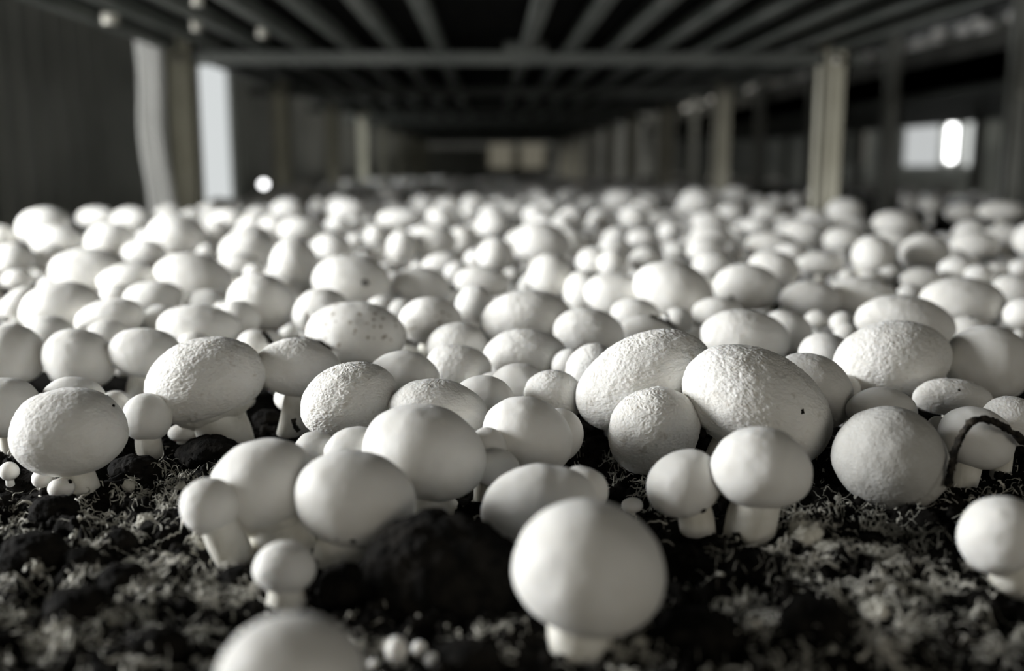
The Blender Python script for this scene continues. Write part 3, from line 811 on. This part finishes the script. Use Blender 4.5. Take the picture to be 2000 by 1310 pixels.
# black crumbs
mb = MB(); X = rs.uniform(-0.28, 0.32, 5200); Y = rs.uniform(0.22, 0.56, 5200); Hh = soil_height(X, Y)
for x, y, h_ in zip(X, Y, Hh):
    r_ = rs.uniform(0.0006, 0.0022) * (0.6 + 0.8 * rs.rand()); t = np.linspace(0.1, 3.04, 5); an = np.arange(7) * 2 * math.pi / 7
    P = np.stack([np.sin(t)[:, None] * np.cos(an), np.sin(t)[:, None] * np.sin(an), np.repeat(np.cos(t)[:, None], 7, 1)], -1).reshape(-1, 3)
    P = P * (1 + 0.3 * rs.normal(size=(len(P), 1)).clip(-1, 1)) * r_; mb.add(P + np.array([x, y, h_ + r_ * 0.3]), grid_faces(5, 7).tolist())
o = mb.build('soil_crumbs', M['peat'], None, None, True); tag(o, 'loose black crumbs of casing soil scattered between the mushrooms', 'soil crumbs', None, 'stuff')

# big pale knot of mycelium before the twin pair
def knot(px, py, w, h, label, seed):
    g = gnd(px, py + h * 0.4); D = (g - CAM) @ FW; a, c = w / 2 * D / FPX, h / 2 * D / FPX; ns, nr = 72, 40
    t = np.linspace(0.02, 3.12, nr); an = np.arange(ns) * 2 * math.pi / ns
    P = np.stack([np.sin(t)[:, None] * np.cos(an), np.sin(t)[:, None] * np.sin(an), np.repeat(np.cos(t)[:, None], ns, 1)], -1).reshape(-1, 3)
    P = P * (1 + 0.4 * fbm(P * 1.8 + seed, seed, 3) + 0.22 * fbm(P * 7, seed + 1, 3))[:, None]
    o = mesh('fungus_knot', P * np.array([a, a * 0.7, c]), grid_faces(nr, ns).tolist(), M['myc'], None, (g[0], g[1], c * 0.5)); tag(o, label, 'fungus knot', 'pale knots of fungus tissue')
knot(1572, 1040, 62, 72, 'large pale fungus knot beside the thick stubby stem of the twin pair', 1)
knot(1620, 1070, 50, 34, 'flat pale fungus knot just beyond the large one', 2)
knot(1715, 1185, 70, 46, 'pale fungus knot deep in the rack-side thread tangle', 3)
knot(252, 945, 22, 26, 'small upright fungus knot on soil before the small stemmed mushroom', 4)
knot(286, 1015, 34, 40, 'pale fungus knot at the heart of the doorway-side thread tangle', 5)
knot(1165, 868, 30, 16, 'white fungus scrap in the gap under the long leaning cap', 6)

# ------------------------------------------------------------------ roots, twigs and crumbs on caps
def on_cap(idx, x, y):
    s = SHROOMS[idx]; d = ray(x, y); q = (CAM - s['pos']) @ s['R'] / np.array([s['a'], s['b'], s['c']]); v = d @ s['R'] / np.array([s['a'], s['b'], s['c']])
    A_, B_, C_ = v @ v, 2 * q @ v, q @ q - 1; disc = B_ * B_ - 4 * A_ * C_
    t = (-B_ - math.sqrt(disc)) / (2 * A_) if disc > 0 else -B_ / (2 * A_)
    return CAM + d * t
IX = {r[0]: i for i, r in enumerate(ROWS)}
def root_strand(pts, rad, label, D=None, cap=None, name='root_strand', cat='root', lift=0.0008):
    P = []
    for p in pts:
        if len(p) == 3: P.append(CAM + ray(p[0], p[1]) * p[2])
        else: P.append(on_cap(IX[cap], *p) - FW * lift)
    P = np.array(P); n = 10; Q = []
    for i in range(len(P) - 1):
        a_ = P[max(i - 1, 0)]; b_, c_ = P[i], P[i + 1]; d_ = P[min(i + 2, len(P) - 1)]
        for s in np.linspace(0, 1, n, endpoint=False): Q.append(0.5 * (2 * b_ + (c_ - a_) * s + (2 * a_ - 5 * b_ + 4 * c_ - d_) * s * s + (3 * b_ - a_ - 3 * c_ + d_) * s ** 3))
    Q.append(P[-1]); V, F = tube(Q, rad * (1 + 0.15 * np.sin(np.arange(len(Q)) * 0.7)), 8, rad * 0.5, 3)
    o = mesh(name, V - P[0], F, M['root'], None, P[0]); return tag(o, label, cat, 'dark roots and twigs in the bed')
root_strand([(1852, 950, .425), (1860, 905, .425), (1872, 862, .425), (1900, 822, .425), (1935, 822, .43), (1968, 838, .44), (2010, 870, .45)], 0.0016, 'dark arched root strand looping over the root-framed mushroom')
root_strand([(1270, 617), (1290, 624), (1310, 637)], 0.0016, 'dark twig lying across the shaded cap before the heavy dome', cap='E2')
root_strand([(1302, 612), (1306, 630), (1320, 641)], 0.0014, 'short dark twig end sticking up beside the lying twig', cap='E3')
root_strand([(573, 818, .53), (576, 832, .53), (583, 842, .53)], 0.0012, 'short black twig beside the thin curved stem')
root_strand([(602, 660), (622, 668), (648, 680)], 0.0020, 'dark root scrap pressed on the brown-speckled cap', cap='M13')
root_strand([(514, 648, .64), (525, 662, .64), (533, 676, .64)], 0.0016, 'dark root bit in the gap behind the thick-stemmed flaky mushroom')
def crumb(cap, x, y, r, label, seed):
    p = on_cap(IX[cap], x, y); t = np.linspace(0.1, 3.04, 8); an = np.arange(12) * 2 * math.pi / 12
    P = np.stack([np.sin(t)[:, None] * np.cos(an), np.sin(t)[:, None] * np.sin(an), np.repeat(np.cos(t)[:, None], 12, 1)], -1).reshape(-1, 3)
    P = P * (1 + 0.55 * fbm(P * 2 + seed, seed, 2))[:, None] * r
    o = mesh('soil_crumb', P, grid_faces(8, 12).tolist(), M['peat'], None, p); tag(o, label, 'soil crumb', 'black crumbs stuck to caps')
for a_ in [('M32', 1566, 803, 0.0013, 'black crumb stuck on the huge sloping cap'), ('M50', 1940, 817, 0.0006, 'black speck on the root-framed cap'), ('M47', 1873, 762, 0.0008, 'black speck on the flattened cap above the root'),
           ('A', 222, 792, 0.0006, 'small dark speck on the upper rim of the big flaky round cap'), ('A5', 208, 775, 0.0010, 'dark dirt dot on the small dirt-dotted cap'), ('M15', 713, 552, 0.0028, 'dark dot on the broad half-lit dome'),
           ('M16', 884, 562, 0.0030, 'dark crumb at the rim of the small dome beside the one-dot dome'), ('F1', 1430, 580, 0.0022, 'dark crumb under the crown of the crescent-lit cap'), ('A2', 137, 941, 0.0010, 'black crumb on the tiny pin by the flaky round mushroom stem'),
           ('M60', 735, 893, 0.0007, 'tiny black speck between the large smooth dome and its neighbour'), ('M59', 690, 1055, 0.0012, 'dark crumb under the rim of the cluster cap over the big clod'), ('M59', 660, 1050, 0.0010, 'second dark crumb under the rim of the cluster cap over the clod'),
           ('M70', 1372, 995, 0.0012, 'black crumb at the stem of the smooth mushroom beside the twin'), ('M71', 1412, 975, 0.0014, 'black crumb under the rim of the twin pair mushroom'), ('M10', 730, 838, 0.0012, 'dirt crumb on the lower rim of the flaky egg-shaped cap'),
           ('M10', 752, 812, 0.0009, 'smaller dirt crumb higher on the rim of the flaky egg-shaped cap'), ('M18', 818, 668, 0.0016, 'dark dirt dot under the faintly dotted cap'), ('M31', 1372, 846, 0.0020, 'dark crumb between the egg-shaped flaky cap and the huge cap'),
           ('M46', 1897, 620, 0.0011, 'black crumb on the dim cap behind the big smooth cap'), ('M38', 1662, 628, 0.0013, 'black crumb on the little cap behind the wide smooth cap')]:
    crumb(*a_, seed=len(a_[4]))

# ------------------------------------------------------------------ own growing rack
def struct(o, label=None):
    o['kind'] = 'structure'
    if label: o['label'] = label
    return o
PY = [2.16 + k * 1.0 for k in range(9)]
BED = tag(empty('bed_tray', (0.03, 0, -0.2)), 'long tray with dark side boards that holds the mushroom bed', 'tray')
for x in (-0.672, 0.733): MB().box(x - 0.042, x - 0.018, -0.3, 11.0, 0, 0.196, 0.003).build('side_board', M['board'], BED)
MB().box(-0.70, 0.69, -0.3, 11.0, 0.0, 0.02).build('bottom', M['board'], BED)
where_ = ['first', 'second', 'third', 'fourth', 'fifth', 'sixth', 'seventh', 'eighth', 'ninth']
def post(x, y, w, z0, z1, label, group, mt='post'):
    e = empty('rack_post', (x, y, z0)); h = z1 - z0
    mb = MB(); mb.box(-w / 2, -w / 2 + 0.006, -0.022, 0.022, 0, h); mb.box(w / 2 - 0.006, w / 2, -0.022, 0.022, 0, h); mb.box(-w / 2, w / 2, 0.016, 0.022, 0, h); mb.box(-w / 2, -w / 2 + 0.016, -0.022, -0.016, 0, h); mb.box(w / 2 - 0.016, w / 2, -0.022, -0.016, 0, h)
    mb.build('channel', M[mt], e)
    mb = MB(); mb.box(-w / 2 + 0.017, w / 2 - 0.017, -0.020, 0.010, 0.0, h); mb.build('inner_strut', M[mt], e)
    for zz in (0.36, -0.1):
        V, F = tube([(0, -0.034, zz - z0), (0, -0.020, zz - z0)], 0.008, 6); mesh('bolt', V, F, M['bolt'], e)
    return tag(e, label, 'post', group)
for k, y in enumerate(PY):
    post(-0.642, y, 0.056, -0.9, 0.62, f'{where_[k]} upright metal post counted from the front, doorway side of the bed', 'posts of the mushroom rack', 'litpost')
    post(0.726, y, 0.056, -0.9, 0.62, f'{where_[k]} upright metal post counted from the front, aisle side of the bed', 'posts of the mushroom rack')
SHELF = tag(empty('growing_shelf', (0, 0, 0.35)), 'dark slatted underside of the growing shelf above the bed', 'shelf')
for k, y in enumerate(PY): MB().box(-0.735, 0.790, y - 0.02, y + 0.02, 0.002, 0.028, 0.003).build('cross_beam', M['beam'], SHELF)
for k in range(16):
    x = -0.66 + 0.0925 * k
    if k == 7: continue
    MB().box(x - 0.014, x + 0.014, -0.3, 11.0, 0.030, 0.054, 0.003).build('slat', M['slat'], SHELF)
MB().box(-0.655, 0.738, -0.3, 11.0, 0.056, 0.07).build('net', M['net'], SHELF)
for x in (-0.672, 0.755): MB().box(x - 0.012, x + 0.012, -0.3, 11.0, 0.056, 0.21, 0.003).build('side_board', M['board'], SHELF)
MB().box(0.03, 0.12, 2.125, 2.139, 0.022, 0.048, 0.002).build('plate', M['beam'], SHELF)
# clamps with bright bolts along the outer slats
for (qx, qy, rb, lab) in [(384, 53, 0.009, 'pale bolt head under a slat just before the first cross beam, doorway side'), (513, 67, 0.009, 'pale bolt head beside the other one before the first cross beam'), (386, 3, 0.008, 'pale bolt head nearer the viewer at the top of the picture'), (216, 40, 0.013, 'larger pale bolt head at the outer edge of the shelf near the ribbed wall')]:
    g = gnd(qx, qy, 0.374); V, F = tube([(0, 0, 0.010), (0, 0, -0.006)], rb, 12); tag(mesh('bolt_head', V, F, M['bolt'], None, (g[0], g[1], 0.374), False), lab, 'bolt', 'bolt heads under the slats'); pass
# pale hanging strip beside the first post
n = 60; xs = np.linspace(-0.716, -0.662, 28); zs = np.linspace(-0.22, 0.46, n); V = []
for z in zs:
    for j, x in enumerate(xs): V.append((x + 0.014 * smooth(0.25, -0.1, z) + 0.003 * math.sin(z * 23), 2.09 + 0.012 * math.sin(j * 0.95 + 0.6 * math.sin(z * 5)), z))
nb = len(V); V = V + [(x, y + 0.002, z) for x, y, z in V]; f1 = grid_faces(n, 28, False); F = f1.tolist() + (f1[:, ::-1] + nb).tolist()
o = mesh('plastic_strip', V, F, M['plastic']); tag(o, 'pale folded plastic strip hanging beside the first doorway-side post', 'plastic strip')

# ------------------------------------------------------------------ rack across the aisle
AX0, AX1 = 1.65, 3.0
for k in range(1, 9):
    y = PY[k]; post(AX0, y, 0.056, -0.9, 1.6, f'{where_[k - 1]} visible upright post of the rack across the aisle, near row', 'posts of the rack across the aisle', 'rackpost')
for k in range(2, 9, 2):
    y = PY[k]; post(AX1, y, 0.056, -0.9, 1.6, f'{where_[k // 2 - 1]} upright post on the far side of the rack across the aisle', 'posts of the rack across the aisle', 'rackpost')
for nm, z in (('lower', -0.16), ('upper', 0.42), ('topmost', 1.0)):
    e = empty('shelf_bed', (AX0, 2.0, z)); MB().box(0.03, AX1 - AX0 - 0.03, 0, 9, 0.0, 0.10).build('tray', M['board'], e)
    MB().box(0.03, 0.05, 0, 9, 0.0, 0.17).build('side_board', M['board'], e)
    q = MB()
    for kk in range(12): q.box(0.08 + kk * 0.11, 0.105 + kk * 0.11, 0, 9, -0.025, 0)
    q.build('slats', M['beam'], e)
    tag(e, f'{nm} shelf bed of the rack across the aisle', 'shelf bed', 'shelf beds across the aisle')
# mushrooms spilling along the upper shelf edge and in the lower bed across the aisle
mb = MB(); rr2 = random.Random(4)
for k in range(150):
    y = rr2.uniform(2.2, 10.5); up = k % 3 != 0; x = AX0 + (rr2.uniform(0.05, 0.12) if up else rr2.uniform(0.08, 0.5)); a = rr2.uniform(0.02, 0.035)
    V, F = cap_geo(a, a, a * 0.75, 3000 + k, 20, 12, 's'); mb.add(V + np.array([x, y, (0.62 if up else 0.02) + rr2.uniform(-0.01, 0.015)]), F)
    V, F = stem_geo(np.array([x, y, 0.61 if up else 0.01]), np.array([0, 0, -1.0]), np.array([x, y, 0.50 if up else -0.08]), a * 0.35, a * 0.35, k, 8, 4); mb.add(V, F)
o = mb.build('neighbour_mushrooms', M['s'], None, None, True); tag(o, 'row of blurred pale mushrooms edging the shelf beds across the aisle', 'mushrooms', None, 'stuff')

# ------------------------------------------------------------------ room
WX = -1.30
def wall_piece(mb, y0, y1, z0, z1):
    y = y0; k = 0
    while y < y1 - 1e-6:
        ye = min(y + 0.12, y1); mb.box(WX - 0.05, WX, y, ye, z0, z1)
        if ye - y > 0.05: mb.box(WX, WX + 0.010, y + 0.01, y + 0.045, z0, z1)
        y = ye; k += 1
mb = MB(); wall_piece(mb, -0.9, 0.38, -0.9, 2.2); wall_piece(mb, 1.52, 4.32, -0.9, 2.2); wall_piece(mb, 5.13, 11.2, -0.9, 2.2)
for y0, y1, zt in ((0.38, 1.52, 1.3), (4.32, 5.13, 1.0)): wall_piece(mb, y0, y1, zt, 2.2)
wall_piece(mb, 0.38, 1.52, -0.9, -0.35)
struct(mb.build('wall_left', M['wall']), 'grey ribbed panel wall')
struct(MB().box(WX - 0.06, 6.2, 11.2, 11.3, -0.9, 2.2).build('wall_back', M['endwall']), 'dim end wall')
struct(MB().box(6.1, 6.2, -0.8, 11.2, -0.9, 2.2).build('wall_right', M['endwall']), 'dim far side wall')
struct(MB().box(WX - 0.06, 6.2, -0.8, 11.3, -1.0, -0.9).build('floor', M['floor']), 'concrete floor')
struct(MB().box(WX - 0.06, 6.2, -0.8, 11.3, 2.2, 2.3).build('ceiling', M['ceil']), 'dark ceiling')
# far doorway in the left wall: open daylight and a milky leaf
e = empty('door_1', (WX, 4.32, -0.9)); e['kind'] = 'structure'; e['label'] = 'doorway filled with white daylight'
MB().box(-0.10, -0.09, 0.08, 0.26, 0, 1.9).build('daylight', emis('open_daylight', (0.97, 0.99, 1.0), 7.0), e)
MB().box(-0.04, -0.01, 0.25, 0.81, 0, 1.9).build('door_leaf', emis('backlit_milky_leaf', (0.93, 0.97, 0.97), 0.72), e)
# windows of the end wall
for k, (x0, x1, z0, z1, col, s, lab) in enumerate([(0.0, 0.25, 0.10, 0.35, (1.0, 0.93, 0.72), 0.13, 'dim warm window in the end wall'), (0.35, 0.60, 0.10, 0.35, (1.0, 0.93, 0.72), 0.13, 'second dim warm window in the end wall'),
        (4.63, 5.00, 0.12, 0.60, (0.97, 1.0, 1.0), 0.55, 'pale window beside the brightest one'), (5.105, 5.185, 0.17, 0.56, (1, 1, 1), 8.0, 'brightest window strip in the end wall'), (5.30, 5.45, 0.12, 0.60, (0.97, 1.0, 0.97), 0.75, 'narrow pale window past the brightest one'), (4.10, 4.20, 0.15, 0.53, (1.0, 0.97, 0.85), 0.10, 'narrow dim window by the rack post')]):
    o = MB().box(x0, x1, 11.17, 11.19, z0, z1).build(f'window_{k + 1}', emis(f'window_glow_{k + 1}', col, s)); struct(o, lab)
# added glowing ball, stands in for a bright round spot by the bed edge
D = 3.6; p = CAM + ray(515, 360) * D
t = np.linspace(0.02, 3.12, 12); an = np.arange(20) * 2 * math.pi / 20
P = np.stack([np.sin(t)[:, None] * np.cos(an), np.sin(t)[:, None] * np.sin(an), np.repeat(np.cos(t)[:, None], 20, 1)], -1).reshape(-1, 3) * 0.014
e = empty('bright_spot_stand_in', (p[0], p[1], -0.004)); mesh('glow_ball', P, grid_faces(12, 20).tolist(), emis('glow_ball_glow', (1, 1, 1), 5.0), e, (0, 0, p[2] + 0.004))
V, F = tube([(0, 0, 0), (0, 0, p[2] - 0.006)], 0.008, 12); mesh('glow_ball_stand', V, F, M['board'], e)
tag(e, 'added glowing ball standing in for a bright spot past the doorway', 'bright spot')
